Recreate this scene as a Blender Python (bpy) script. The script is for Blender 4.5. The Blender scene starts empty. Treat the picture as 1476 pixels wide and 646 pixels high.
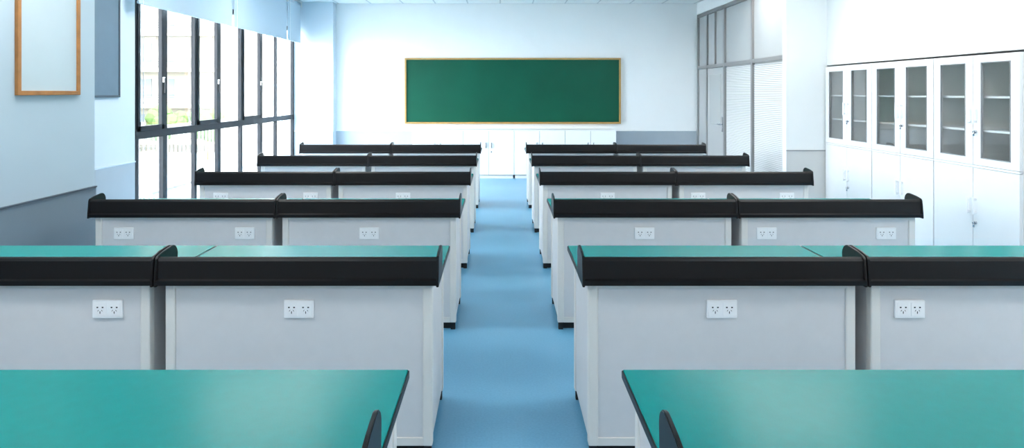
import bpy, bmesh, math, random
from mathutils import Vector, Matrix
random.seed(3)
S = bpy.context.scene
COL = S.collection

# ---------------------------------------------------------------- materials
def lin(c):
    return tuple(((v/255)/12.92 if v/255 <= .04045 else ((v/255+.055)/1.055)**2.4) for v in c)

def mat(name, rgb, rough=.5, metal=0., noise=0., nscale=8., bump=0., bscale=200., spec=.5, coat=0., emis=0.):
    m = bpy.data.materials.new(name); m.use_nodes = True
    nt = m.node_tree; N = nt.nodes; L = nt.links
    b = N['Principled BSDF']
    c = lin(rgb)
    b.inputs['Base Color'].default_value = (*c, 1)
    b.inputs['Roughness'].default_value = rough
    b.inputs['Metallic'].default_value = metal
    b.inputs['Specular IOR Level'].default_value = spec
    b.inputs['Coat Weight'].default_value = coat
    tc = N.new('ShaderNodeTexCoord')
    if noise > 0:
        n = N.new('ShaderNodeTexNoise'); n.inputs['Scale'].default_value = nscale
        n.inputs['Detail'].default_value = 6
        L.new(tc.outputs['Object'], n.inputs['Vector'])
        r = N.new('ShaderNodeValToRGB')
        r.color_ramp.elements[0].position = .3; r.color_ramp.elements[1].position = .7
        r.color_ramp.elements[0].color = (*[v*(1-noise) for v in c], 1)
        r.color_ramp.elements[1].color = (*[min(1, v*(1+noise)) for v in c], 1)
        L.new(n.outputs['Fac'], r.inputs['Fac']); L.new(r.outputs['Color'], b.inputs['Base Color'])
    if bump > 0:
        n2 = N.new('ShaderNodeTexNoise'); n2.inputs['Scale'].default_value = bscale
        L.new(tc.outputs['Object'], n2.inputs['Vector'])
        bp = N.new('ShaderNodeBump'); bp.inputs['Strength'].default_value = bump; bp.inputs['Distance'].default_value = .002
        L.new(n2.outputs['Fac'], bp.inputs['Height']); L.new(bp.outputs['Normal'], b.inputs['Normal'])
    if emis > 0:
        b.inputs['Emission Color'].default_value = (1, .985, .96, 1); b.inputs['Emission Strength'].default_value = emis
    return m

def glass(name, tint=(.95, .97, .98), refl=.08):
    m = bpy.data.materials.new(name); m.use_nodes = True
    nt = m.node_tree; N = nt.nodes; L = nt.links
    N.remove(N['Principled BSDF'])
    t = N.new('ShaderNodeBsdfTransparent'); t.inputs['Color'].default_value = (*tint, 1)
    g = N.new('ShaderNodeBsdfGlossy'); g.inputs['Roughness'].default_value = .02
    f = N.new('ShaderNodeLayerWeight'); f.inputs['Blend'].default_value = .15
    mu = N.new('ShaderNodeMath'); mu.operation = 'MULTIPLY'; mu.inputs[1].default_value = refl*6
    L.new(f.outputs['Fresnel'], mu.inputs[0])
    mx = N.new('ShaderNodeMixShader')
    L.new(mu.outputs[0], mx.inputs[0]); L.new(t.outputs[0], mx.inputs[1]); L.new(g.outputs[0], mx.inputs[2])
    L.new(mx.outputs[0], N['Material Output'].inputs['Surface'])
    return m

M = dict(
    teal=mat('teal_laminate', (0, 133, 129), .25, noise=.03, nscale=30, bump=.03, bscale=900, spec=.09),
    black=mat('black_resin', (14, 11, 12), .36, noise=.1, nscale=40, spec=.34),
    blackdull=mat('black_plinth', (22, 23, 25), .7),
    panel=mat('grey_laminate', (218, 217, 218), .45, noise=.015, nscale=20),
    post=mat('aluminium_profile', (229, 226, 221), .4, noise=.01),
    plastic=mat('white_plastic', (248, 248, 249), .3),
    slot=mat('socket_slot', (30, 30, 32), .7),
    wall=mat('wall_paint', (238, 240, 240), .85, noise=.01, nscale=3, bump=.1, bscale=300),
    wallL=mat('wall_window_light_tint', (208, 220, 229), .85, noise=.01, nscale=3, bump=.1, bscale=300),  # bluish cast of the window light put into the left wall colour
    wallN=mat('wall_paint_shaded_blue', (182, 198, 208), .85, noise=.01, nscale=3, bump=.1, bscale=300),  # darker copy for the near wall, shade and blue light put into colour
    wains=mat('wainscot_paint', (170, 180, 188), .7, noise=.02, nscale=5),
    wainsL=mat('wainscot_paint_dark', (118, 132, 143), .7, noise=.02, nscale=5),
    wainsR=mat('wainscot_paint_warm', (205, 204, 202), .7, noise=.02, nscale=5),
    trimd=mat('trim_dark', (74, 86, 96), .6),
    white=mat('white_cabinet_steel', (242, 242, 242), .38, noise=.006),
    seam=mat('shadow_gap', (150, 152, 154), .7),
    inner=mat('cabinet_inner', (240, 240, 238), .6),
    chrome=mat('chrome', (190, 192, 196), .22, metal=1.),
    ceil=mat('ceiling_tile', (242, 243, 244), .9, bump=.3, bscale=150),
    tee=mat('ceiling_tee', (205, 208, 212), .6),
    frame=mat('window_frame_charcoal', (26, 31, 38), .5, spec=.3),
    wood=mat('oak_frame', (170, 116, 64), .5, noise=.2, nscale=12),
    gold=mat('board_frame_wood', (172, 136, 76), .45, noise=.12, nscale=10),
    board=mat('chalkboard_green', (4, 79, 59), .5, noise=.12, nscale=1.2, spec=.22),
    paper=mat('notice_paper', (190, 204, 210), .8, noise=.01),
    grey=mat('notice_grey', (106, 126, 142), .7, noise=.03),
    shade=mat('roller_shade_fabric', (186, 202, 214), .9, noise=.02, nscale=60),
    pframe=mat('partition_aluminium', (130, 130, 130), .45),
    pdoor=mat('partition_door', (176, 176, 176), .5),
    pfrost=mat('frosted_glass', (172, 174, 174), .25, noise=.02, nscale=2),
    pback=mat('blind_backing', (184, 186, 186), .6),
    slat=mat('blind_slat', (222, 223, 224), .5),
    facade=mat('facade_plaster', (138, 132, 122), .9, noise=.03, nscale=.4),
    fwin=mat('facade_window', (84, 90, 94), .5),
    frail=mat('facade_railing', (58, 64, 66), .6),
    leaf=mat('foliage', (70, 94, 46), .8, noise=.3, nscale=2),
    ground=mat('ground_paving', (150, 150, 147), .9, noise=.05, nscale=.5),
    rail=mat('white_railing', (146, 149, 152), .5),
    fill=mat('fill_glow', (255, 255, 255), .5, emis=13.5),  # glow for the added ceiling panels above the view
    glass=glass('window_glass', (.97, .98, .98), .05),
    cglass=glass('cabinet_glass', (.96, .97, .97), .10),
)
# floor: vinyl with fine mottling
m = bpy.data.materials.new('blue_vinyl'); m.use_nodes = True
N = m.node_tree.nodes; L = m.node_tree.links; b = N['Principled BSDF']
tc = N.new('ShaderNodeTexCoord')
n1 = N.new('ShaderNodeTexNoise'); n1.inputs['Scale'].default_value = 90; n1.inputs['Detail'].default_value = 8
n2 = N.new('ShaderNodeTexNoise'); n2.inputs['Scale'].default_value = 1.5
L.new(tc.outputs['Object'], n1.inputs['Vector']); L.new(tc.outputs['Object'], n2.inputs['Vector'])
r = N.new('ShaderNodeValToRGB'); r.color_ramp.elements[0].position = .3; r.color_ramp.elements[1].position = .7
r.color_ramp.elements[0].color = (*lin((94, 155, 190)), 1); r.color_ramp.elements[1].color = (*lin((112, 173, 206)), 1)
mx = N.new('ShaderNodeMath'); mx.operation = 'MULTIPLY_ADD'; mx.inputs[1].default_value = .6
mm = N.new('ShaderNodeMath'); mm.operation = 'MULTIPLY'; mm.inputs[1].default_value = .4
L.new(n2.outputs['Fac'], mm.inputs[0]); L.new(n1.outputs['Fac'], mx.inputs[0]); L.new(mm.outputs[0], mx.inputs[2])
L.new(mx.outputs[0], r.inputs['Fac']); L.new(r.outputs['Color'], b.inputs['Base Color'])
b.inputs['Roughness'].default_value = .3
M['floor'] = m

# ---------------------------------------------------------------- mesh builder
class MB:
    def __init__(s): s.bm = bmesh.new(); s.mats = []
    def mi(s, k):
        if k not in s.mats: s.mats.append(k)
        return s.mats.index(k)
    def add(s, tmp, k):
        i = s.mi(k)
        vm = {v: s.bm.verts.new(v.co) for v in tmp.verts}
        for f in tmp.faces:
            nf = s.bm.faces.new([vm[v] for v in f.verts]); nf.material_index = i; nf.smooth = f.smooth
        tmp.free()
    def box(s, x0, x1, y0, y1, z0, z1, k, bev=0):
        t = bmesh.new(); bmesh.ops.create_cube(t, size=1)
        for v in t.verts:
            v.co = Vector(((x0+x1)/2+v.co.x*(x1-x0), (y0+y1)/2+v.co.y*(y1-y0), (z0+z1)/2+v.co.z*(z1-z0)))
        if bev: bmesh.ops.bevel(t, geom=list(t.edges), offset=bev, segments=2, affect='EDGES', profile=.6)
        s.add(t, k)
    def prism(s, pts, axis, a0, a1, k, bev=0):
        """pts 2D in remaining axes order; extruded along axis"""
        t = bmesh.new()
        def P(p, a):
            if axis == 'x': return (a, p[0], p[1])
            if axis == 'y': return (p[0], a, p[1])
            return (p[0], p[1], a)
        A = [t.verts.new(P(p, a0)) for p in pts]; B = [t.verts.new(P(p, a1)) for p in pts]
        t.faces.new(A[::-1]); t.faces.new(B)
        n = len(pts)
        for i in range(n): t.faces.new((A[i], A[(i+1) % n], B[(i+1) % n], B[i]))
        bmesh.ops.recalc_face_normals(t, faces=list(t.faces))
        if bev: bmesh.ops.bevel(t, geom=[e for e in t.edges], offset=bev, segments=2, affect='EDGES')
        s.add(t, k)
    def cyl(s, p0, p1, r, k, n=12):
        t = bmesh.new(); p0 = Vector(p0); p1 = Vector(p1); d = p1-p0
        bmesh.ops.create_cone(t, cap_ends=True, segments=n, radius1=r, radius2=r, depth=d.length)
        q = d.to_track_quat('Z', 'Y').to_matrix().to_4x4()
        bmesh.ops.transform(t, matrix=Matrix.Translation((p0+p1)/2) @ q, verts=t.verts)
        for f in t.faces: f.smooth = len(f.verts) == 4
        s.add(t, k)
    def mesh(s, name):
        me = bpy.data.meshes.new(name); s.bm.to_mesh(me); s.bm.free()
        for k in s.mats: me.materials.append(M[k])
        return me
    def obj(s, name, loc=(0, 0, 0)):
        o = bpy.data.objects.new(name, s.mesh(name)); o.location = loc; COL.objects.link(o); return o

def simple(name, *boxes):
    b = MB()
    for x in boxes: b.box(*x)
    return b.obj(name)

H = 3.2
# ---------------------------------------------------------------- room shell
simple('floor', (-4.0, 4.6, -2.2, 12.2, -.2, 0, 'floor'))
# ceiling with tee grid
c = MB(); c.box(-4.3, 4.8, -2.4, 12.4, H, H+.3, 'ceil')
y = -1.8
while y < 12: c.box(-4.0, 4.4, y-.012, y+.012, H-.004, H, 'tee'); y += .6
x = -3.6
while x < 4.3: c.box(x-.012, x+.012, -2.2, 12, H-.0045, H, 'tee'); x += .6
c.obj('ceiling')
simple('wall_front', (-4.0, 4.6, 12.0, 12.2, 0, H, 'wall'))
simple('wall_back', (-4.0, 4.6, -2.2, -2.0, 0, H, 'wall'))
w = MB()
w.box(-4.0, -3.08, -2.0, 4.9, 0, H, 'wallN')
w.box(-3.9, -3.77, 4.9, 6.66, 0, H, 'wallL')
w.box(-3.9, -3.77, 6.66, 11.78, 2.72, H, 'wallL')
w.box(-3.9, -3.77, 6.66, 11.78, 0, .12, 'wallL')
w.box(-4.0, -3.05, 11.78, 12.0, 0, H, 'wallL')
w.obj('wall_left')
w = MB()
w.box(4.4, 4.6, -2.0, 7.9, 0, H, 'wall')
w.box(4.0, 4.4, -2.0, 7.9, 1.88, H, 'wall')
w.box(4.0, 4.4, -2.0, 4.85, 0, 1.88, 'wall')
w.box(3.5, 4.6, 7.9, 8.0, 0, H, 'wall')
w.box(3.66, 4.6, 8.0, 12.0, 2.99, H, 'wall')
w.box(4.2, 4.6, 8.0, 12.0, 0, 2.99, 'wall')
w.obj('wall_right')
# wainscots / trims
WZ = .83
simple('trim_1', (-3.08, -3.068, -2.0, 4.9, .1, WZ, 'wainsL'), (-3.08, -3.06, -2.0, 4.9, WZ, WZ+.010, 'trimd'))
simple('trim_2', (-3.77, -3.758, 4.9, 6.64, .1, WZ, 'wains'), (-3.77, -3.75, 4.9, 6.64, WZ, WZ+.012, 'wallL'))
simple('trim_3', (-3.76, -3.05, 11.768, 11.78, .1, WZ, 'wains'), (-3.76, -3.05, 11.76, 11.78, WZ, WZ+.012, 'wall'))
simple('trim_4', (-3.05, 3.64, 11.988, 12.0, .1, WZ, 'wains'), (-3.05, 3.64, 11.98, 12.0, WZ, WZ+.012, 'wall'))
simple('trim_5', (3.5, 3.99, 7.888, 7.9, .1, WZ, 'wainsR'), (3.5, 3.99, 7.88, 7.9, WZ, WZ+.012, 'seam'))
simple('baseboard_left', (-3.08, -3.06, -2.0, 4.9, 0, .1, 'trimd'), (-3.77, -3.75, 4.9, 11.76, 0, .1, 'trimd'))
simple('baseboard_front', (-3.76, 3.64, 11.98, 12.0, 0, .1, 'trimd'))

# unseen glowing ceiling panels, added as fill light for the room
for yy in (-.9, 1.5, 3.9, 6.3, 8.7):
    for xx in (-2.3, 2.9):
        simple('fill_panel', (xx-.6, xx+.6, yy-.3, yy+.3, H-.02, H-.006, 'fill'),
               (xx-.62, xx+.62, yy-.32, yy-.3, H-.03, H-.005, 'tee'), (xx-.62, xx+.62, yy+.3, yy+.32, H-.03, H-.005, 'tee'),
               (xx-.62, xx-.6, yy-.3, yy+.3, H-.03, H-.005, 'tee'), (xx+.6, xx+.62, yy-.3, yy+.3, H-.03, H-.005, 'tee'))

# ---------------------------------------------------------------- window wall
ys = [6.66, 7.25, 7.98, 8.65, 9.40, 10.17, 10.86, 11.78]
w = MB(); X0, X1 = -3.81, -3.765
w.box(X0, X1, ys[0], ys[-1], .12, .19, 'frame'); w.box(X0, X1, ys[0], ys[-1], 2.65, 2.72, 'frame')
w.box(X0, X1+.003, ys[0], ys[-1], 1.06, 1.145, 'frame')
for i, yv in enumerate(ys):
    y_ = yv if 0 < i < 7 else (yv+.03 if i == 0 else yv-.03)
    t = .045 if i in (1, 3, 5) else .03
    w.box(X0, X1, y_-t, y_+t, .12, 2.72, 'frame')
for i in range(7):
    a, b_ = ys[i]+.03, ys[i+1]-.03
    if i in (0, 2, 4):
        t = .055
        for (p, q, z0, z1) in ((a, a+t, 1.14, 2.66), (b_-t, b_, 1.14, 2.66), (a, b_, 1.14, 1.14+t), (a, b_, 2.66-t, 2.66)):
            w.box(X0+.012, X1+.010, p, q, z0, z1, 'frame', .003)
        w.box(X1+.008, X1+.03, b_-.045, b_-.020, 1.66, 1.72, 'plastic', .003)
        w.box(X1+.028, X1+.044, b_-.043, b_-.024, 1.54, 1.71, 'frame', .004)
    w.box(-3.790, -3.785, a, b_, 1.14, 2.66, 'glass')
    w.box(-3.790, -3.785, a, b_, .19, 1.07, 'glass')
w.obj('window_1')
# roller shades with bottom bars and bead chains
for (a, b_) in ((6.45, 8.72), (8.78, 10.94), (11.0, 11.70)):
    s = MB()
    s.box(-3.625, -3.62, a, b_, 2.46, 3.12, 'shade')
    s.box(-3.635, -3.61, a, b_, 2.44, 2.465, 'shade', .004)
    s.cyl((-3.65, a-.01, 3.14), (-3.65, b_+.01, 3.14), .035, 'shade', 16)
    s.box(-3.70, -3.60, a-.02, a-.01, 3.09, H-.006, 'post'); s.box(-3.70, -3.60, b_+.01, b_+.02, 3.09, H-.006, 'post')
    for dx in (0, .03):
        s.cyl((-3.60-dx, a+.06, 1.25), (-3.60-dx, a+.06, 3.15), .0028, 'plastic', 6)
    s.obj('roller_shade')

# framed notices on left walls
f = MB()
a, b_, z0, z1 = 4.09, 4.70, 1.53, 2.6
f.box(-3.079, -3.068, a+.02, b_-.02, z0+.02, z1-.02, 'paper')
for (p, q, u, v) in ((a, a+.03, z0, z1), (b_-.03, b_, z0, z1), (a+.025, b_-.025, z0, z0+.03), (a+.025, b_-.025, z1-.03, z1)):
    f.box(-3.079, -3.055, p, q, u, v, 'wood', .004)
f.obj('wooden_picture_frame')
f = MB()
a, b_, z0, z1 = 5.5, 6.37, 1.50, 2.7
f.box(-3.769, -3.755, a+.02, b_-.02, z0+.02, z1-.02, 'grey')
for (p, q, u, v) in ((a, a+.02, z0, z1), (b_-.02, b_, z0, z1), (a+.015, b_-.015, z0, z0+.02), (a+.015, b_-.015, z1-.02, z1)):
    f.box(-3.769, -3.748, p, q, u, v, 'trimd', .003)
f.obj('notice_board')

# ---------------------------------------------------------------- chalkboard
f = MB(); x0, x1, z0, z1 = -1.77, 2.235, .965, 2.185
f.box(x0+.02, x1-.02, 11.965, 11.995, z0+.02, z1-.02, 'board')
t = .032
for (p, q, u, v) in ((x0, x0+t, z0, z1), (x1-t, x1, z0, z1), (x0+t, x1-t, z0, z0+t), (x0+t, x1-t, z1-t, z1)):
    f.box(p, q, 11.94, 11.998, u, v, 'gold', .004)
f.obj('chalkboard')

# low cabinets under the chalkboard
wd = 3.66/4
for i in range(4):
    f = MB(); D = .42
    f.box(0, wd-.004, .02, D, .06, .855, 'seam', .003)
    f.box(-.0, wd-.004, .0, D, .855, .875, 'white', .004)
    f.box(.02, wd-.02, .04, D-.02, 0, .06, 'white')
    hw = wd/2
    for k in (0, 1):
        f.box(.003+k*hw, hw-.004+k*hw, 0.002, .02, .07, .854, 'white', .002)
    for k in (-1, 1):
        xx = hw+k*.05
        f.box(xx-.008, xx+.008, -.022, -.01, .55, .65, 'chrome', .003)
        f.box(xx-.006, xx+.006, -.012, .003, .555, .57, 'chrome'); f.box(xx-.006, xx+.006, -.012, .003, .63, .645, 'chrome')
    f.cyl((hw+.05, .002, .48), (hw+.05, -.012, .48), .012, 'chrome')
    f.obj('low_cabinet', (-1.58+i*wd, 11.56, 0))

# ---------------------------------------------------------------- glass door cabinets (front faces -x)
def glass_cabinet(loc):
    f = MB(); W = .978; D = .38; T = 1.86
    # carcass; local x: 0 front -> D back ; y 0..W
    f.box(D-.02, D, 0, W, .08, T, 'inner')
    f.box(.02, D, 0, .018, .08, T, 'white'); f.box(.02, D, W-.018, W, .08, T, 'white')
    f.box(.02, D-.02, .018, W-.018, T-.02, T, 'white'); f.box(.02, D-.02, .018, W-.018, .08, .1, 'white')
    f.box(.02, D-.02, .018, W-.018, .925, .95, 'white')
    f.box(.03, D-.02, W/2-.01, W/2+.01, .1, T-.02, 'inner')
    for z in (1.22, 1.50): f.box(.04, D-.02, .018, W-.018, z, z+.018, 'white')
    f.box(.04, D-.03, .02, W-.02, 0, .08, 'white')
    f.box(0, .03, 0, W, .922, .94, 'white', .002)
    hw = W/2
    for k in (0, 1):
        a, b_ = k*hw+.003, (k+1)*hw-.003
        z0, z1 = .943, T-.003; fr = .085; fb = .06
        f.box(0, .022, a, a+fr, z0, z1, 'white', .003); f.box(0, .022, b_-fr, b_, z0, z1, 'white', .003)
        f.box(0, .022, a+fr-.004, b_-fr+.004, z0, z0+fb, 'white', .003); f.box(0, .022, a+fr-.004, b_-fr+.004, z1-fb, z1, 'white', .003)
        # thin glass bead
        for (p, q, u, v) in ((a+fr, a+fr+.006, z0+fb, z1-fb), (b_-fr-.006, b_-fr, z0+fb, z1-fb), (a+fr, b_-fr, z0+fb, z0+fb+.006), (a+fr, b_-fr, z1-fb-.006, z1-fb)):
            f.box(-.002, .01, p, q, u, v, 'seam')
        f.box(.010, .014, a+fr, b_-fr, z0+fb, z1-fb, 'cglass')
        f.box(0, .022, a, b_, .085, .919, 'white', .003)
    for s_ in (-1, 1):
        yy = hw+s_*.035
        for zc in (1.36, .60):
            f.box(-.03, -.018, yy-.009, yy+.009, zc-.07, zc+.07, 'plastic', .004)
            for dz in (-.055, .055): f.box(-.02, .002, yy-.006, yy+.006, zc+dz-.008, zc+dz+.008, 'plastic')
    for zc in (1.22, .46):
        f.cyl((0, hw-.035, zc), (-.014, hw-.035, zc), .013, 'chrome')
        f.cyl((-.02, hw-.035, zc-.035), (-.02, hw-.035, zc), .007, 'chrome')
        f.cyl((-.014, hw-.035, zc), (-.027, hw-.035, zc), .008, 'chrome')
    return f.obj('glass_door_cabinet', loc)
for i in range(3): glass_cabinet((3.97, 4.93+i*.985, 0))

# ---------------------------------------------------------------- right partition with door
p = MB(); PX = 3.65
vert = [(11.94, .03), (11.43, .03), (10.54, .035), (9.38, .03), (8.05, .03)]
for (yy, t) in vert: p.box(PX, PX+.07, yy-t, yy+t, 0, 2.98, 'pframe', .003)
p.box(PX, PX+.07, 8.03, 11.96, 2.92, 2.98, 'pframe', .003)
for (a, b_) in ((8.08, 9.35), (9.41, 10.505), (10.575, 11.40), (11.46, 11.91)):
    p.box(PX+.002, PX+.068, a, b_, 1.97, 2.03, 'pframe', .003)
    p.box(PX+.03, PX+.036, a, b_, 2.03, 2.92, 'pfrost')
p.box(PX+.002, PX+.068, 10.98, 11.01, 2.03, 2.92, 'pframe')
for (a, b_) in ((8.08, 9.35), (9.41, 10.505)):
    p.box(PX+.002, PX+.068, a, b_, 0, .12, 'pframe', .003)
    p.box(PX+.04, PX+.05, a, b_, .12, 1.97, 'pback')
    z = .14
    while z < 1.95:
        p.prism([(PX+.022, z), (PX+.032, z+.017), (PX+.033, z+.015), (PX+.023, z-.002)], 'y', a+.01, b_-.01, 'slat'); z += .026
p.box(PX+.02, PX+.05, 11.46, 11.91, 0, 1.97, 'pfrost')
p.obj('window_2')
p = MB()
p.box(PX+.012, PX+.055, 10.58, 11.395, .01, 1.965, 'pdoor', .003)
p.box(PX+.006, PX+.014, 10.70, 11.28, 1.0, 1.85, 'pfrost', .002)
p.box(PX, PX+.014, 10.60, 10.65, .9, 1.14, 'chrome', .003)
p.cyl((PX-.03, 10.625, 1.02), (PX+.005, 10.625, 1.02), .01, 'chrome')
p.cyl((PX-.03, 10.625, 1.02), (PX-.03, 10.75, 1.02), .009, 'chrome')
p.obj('door_1')

# ---------------------------------------------------------------- laboratory desks
def desk_mesh(W, outlets, name):
    b = MB(); D = .60; TZ = .762
    # worktop
    b.box(0, W, .0, D, .736, TZ-.003, 'black', .003)
    b.box(.004, W-.004, .02, D-.004, TZ-.004, TZ, 'teal', .001)
    # rail upstand (profile in y,z), with lower lip
    prof = [(-.002, .735), (-.016, .738), (-.018, .758), (-.006, .764), (-.002, .838), (.003, .848), (.010, .853), (.020, .851), (.024, .845), (.024, .762), (.024, .735)]
    b.prism(prof, 'x', .004, W-.004, 'black')
    # end cheeks
    fin = [(-.018, .732), (-.016, .765), (-.005, .848), (.004, .858), (.05, .868)]
    n = 8; R = .045; L_ = .168
    fin += [(L_-R+R*math.sin(i/n*math.pi/2), .876-R+R*math.cos(i/n*math.pi/2)) for i in range(n+1)]
    fin += [(L_-.004, .77), (L_-.012, .735)]
    b.prism(fin, 'x', 0, .011, 'black', .002); b.prism(fin, 'x', W-.011, W, 'black', .002)
    # cabinet body
    i0 = .030; x0, x1 = i0, W-i0; y0, y1 = .02, .565; z0, z1 = .045, .736; t = .042
    for (xa, xb) in ((x0, x0+t), (x1-t, x1)):
        for (ya, yb) in ((y0, y0+t), (y1-t, y1)):
            b.box(xa, xb, ya, yb, z0, z1, 'post', .007)
            b.box(xa+.006, xb-.006, ya+.006, yb-.006, 0, z0, 'blackdull')
    for (ya, yb) in ((y0+.008, y0+.02), ):
        b.box(x0+t-.004, x1-t+.004, ya, yb, z0+.02, z1, 'panel')
        b.box(x0+t-.004, x1-t+.004, y0+.003, y0+.03, z1-.022, z1, 'post', .003)
        b.box(x0+t-.004, x1-t+.004, y0+.003, y0+.03, z0, z0+.035, 'post', .003)
    for (xa, xb) in ((x0+.006, x0+.018), (x1-.018, x1-.006)):
        b.box(xa, xb, y0+t-.004, y1-t+.004, z0+.01, z1, 'panel')
    b.box(x0+.018, x1-.018, y0+.02, y1-.02, z0+.02, z0+.036, 'panel')
    b.box(x0+.03, x1-.03, y0+.03, y0+.045, 0, z0, 'blackdull')
    # seat side: drawers + lower doors
    n = 2; ww = (x1-x0-2*t)/n
    for k in range(n):
        a = x0+t+k*ww
        b.box(a+.003, a+ww-.003, y1-.022, y1-.004, .58, .73, 'panel', .002)
        b.box(a+.003, a+ww-.003, y1-.022, y1-.004, .07, .575, 'panel', .002)
        b.box(a+ww/2-.06, a+ww/2+.06, y1-.004, y1+.012, .65, .662, 'chrome', .002)
        b.box(a+ww-.05, a+ww-.038, y1-.004, y1+.012, .36, .48, 'chrome', .002)
    # power sockets
    for ox in outlets:
        oz = .628; yf = y0+.008
        b.box(ox-.064, ox+.064, yf-.009, yf+.002, oz-.038, oz+.038, 'plastic', .003)
        for sx in (-.03, .03):
            b.box(ox+sx-.026, ox+sx+.026, yf-.0105, yf-.008, oz-.028, oz+.028, 'plastic', .0008)
            for dx in (-.011, .011):
                b.box(ox+sx+dx-.0035, ox+sx+dx+.0035, yf-.0112, yf-.010, oz+.006, oz+.011, 'slot')
            b.box(ox+sx-.0015, ox+sx+.0015, yf-.0112, yf-.010, oz-.018, oz-.008, 'slot')
            for dx in (-.010, .010):
                b.prism([(ox+sx+dx-.001, oz-.008), (ox+sx+dx+.001, oz-.008), (ox+sx+dx*.6+.001, oz-.002), (ox+sx+dx*.6-.001, oz-.002)], 'y', yf-.0112, yf-.010, 'slot')
    return b.mesh(name)

W1 = 1.195
mI = desk_mesh(W1, [W1/2], 'lab_desk_mesh_single')
mR = desk_mesh(W1, [.195, .975], 'lab_desk_mesh_double_r')
mL = desk_mesh(1.215, [.215, 1.005], 'lab_desk_mesh_double_l')
rows = [1.216, 2.70, 4.17, 5.63, 7.08, 8.57]
for ry in rows:
    for me, xx in ((mI, -1.453), (mL, -2.673), (mI, .345), (mR, 1.545)):
        o = bpy.data.objects.new('lab_desk', me); o.location = (xx, ry+.02, 0); COL.objects.link(o)

# ---------------------------------------------------------------- outside
simple('ground', (-90, 60, -30, 120, -4.3, -4.0, 'ground'))
b = MB()
fx0, fx1, fy = -62, -26.5, 60
b.box(fx0, fx1, fy, fy+14, -4, 22, 'facade')
z = -3.2
while z < 20:
    b.box(fx0, fx1+.5, fy-1.2, fy, z, z+.35, 'facade')
    for k in range(4): b.box(fx0, fx1+.4, fy-1.2, fy-1.12, z+.5+k*.22, z+.56+k*.22, 'frail')
    xx = fx0+1.2
    while xx < fx1-1:
        b.box(xx, xx+1.1, fy-.06, fy+.01, z+1.0, z+2.7, 'fwin'); b.box(xx+.52, xx+.58, fy-.08, fy, z+1.0, z+2.7, 'facade'); xx += 2.1
    z += 3.3
b.obj('apartment_building')
# balcony railing just outside the windows
b = MB()
b.box(-5.2, -4.02, 5.0, 14, -.25, -.05, 'facade')
b.box(-5.12, -5.06, 5.0, 14, 1.0, 1.05, 'rail'); b.box(-5.11, -5.07, 5.0, 14, .05, .09, 'rail')
yy = 5.05
while yy < 14: b.box(-5.10, -5.08, yy, yy+.02, -.05, 1.0, 'rail'); yy += .13
b.obj('balcony_railing')
# trees
def tree(loc, s):
    t = MB()
    t.cyl((0, 0, 0), (0, 0, 1.9*s), .12*s, 'wood', 8)
    for k in range(14):
        tb = bmesh.new(); bmesh.ops.create_icosphere(tb, subdivisions=2, radius=.55*s)
        off = Vector((random.uniform(-.8, .8), random.uniform(-.8, .8), random.uniform(1.7, 3.1)))*s
        for v in tb.verts: v.co = v.co*random.uniform(.85, 1.15)+off
        t.add(tb, 'leaf')
    t.obj('tree', loc)
for (tx, ty, s) in ((-27, 52, 1.3), (-30, 50, 1.4), (-24, 53, 1.2), (-33, 52, 1.3)):
    tree((tx, ty, -4), s)

# ---------------------------------------------------------------- light
wd_ = bpy.data.worlds.new('World'); S.world = wd_; wd_.use_nodes = True
bg = wd_.node_tree.nodes['Background']; bg.inputs['Color'].default_value = (.89, .95, 1, 1); bg.inputs['Strength'].default_value = 17
sun = bpy.data.lights.new('sun', 'SUN'); sun.energy = 6; sun.angle = .02; sun.color = (1, .97, .9)
so = bpy.data.objects.new('sun', sun); COL.objects.link(so)
so.rotation_euler = Vector((-.35, .75, -.8)).to_track_quat('-Z', 'Y').to_euler()

# ---------------------------------------------------------------- camera
cd = bpy.data.cameras.new('camera'); co = bpy.data.objects.new('camera', cd); COL.objects.link(co)
co.location = (0, 0, 1.55); co.rotation_euler = (math.radians(90), 0, 0)
cd.sensor_width = 36; cd.lens = 930/1476*36
cd.shift_x = (738-721)/1476; cd.shift_y = -(323-133)/1476
cd.clip_start = .02; cd.clip_end = 500
S.camera = co
S.view_settings.view_transform = 'Standard'
S.view_settings.exposure = .43
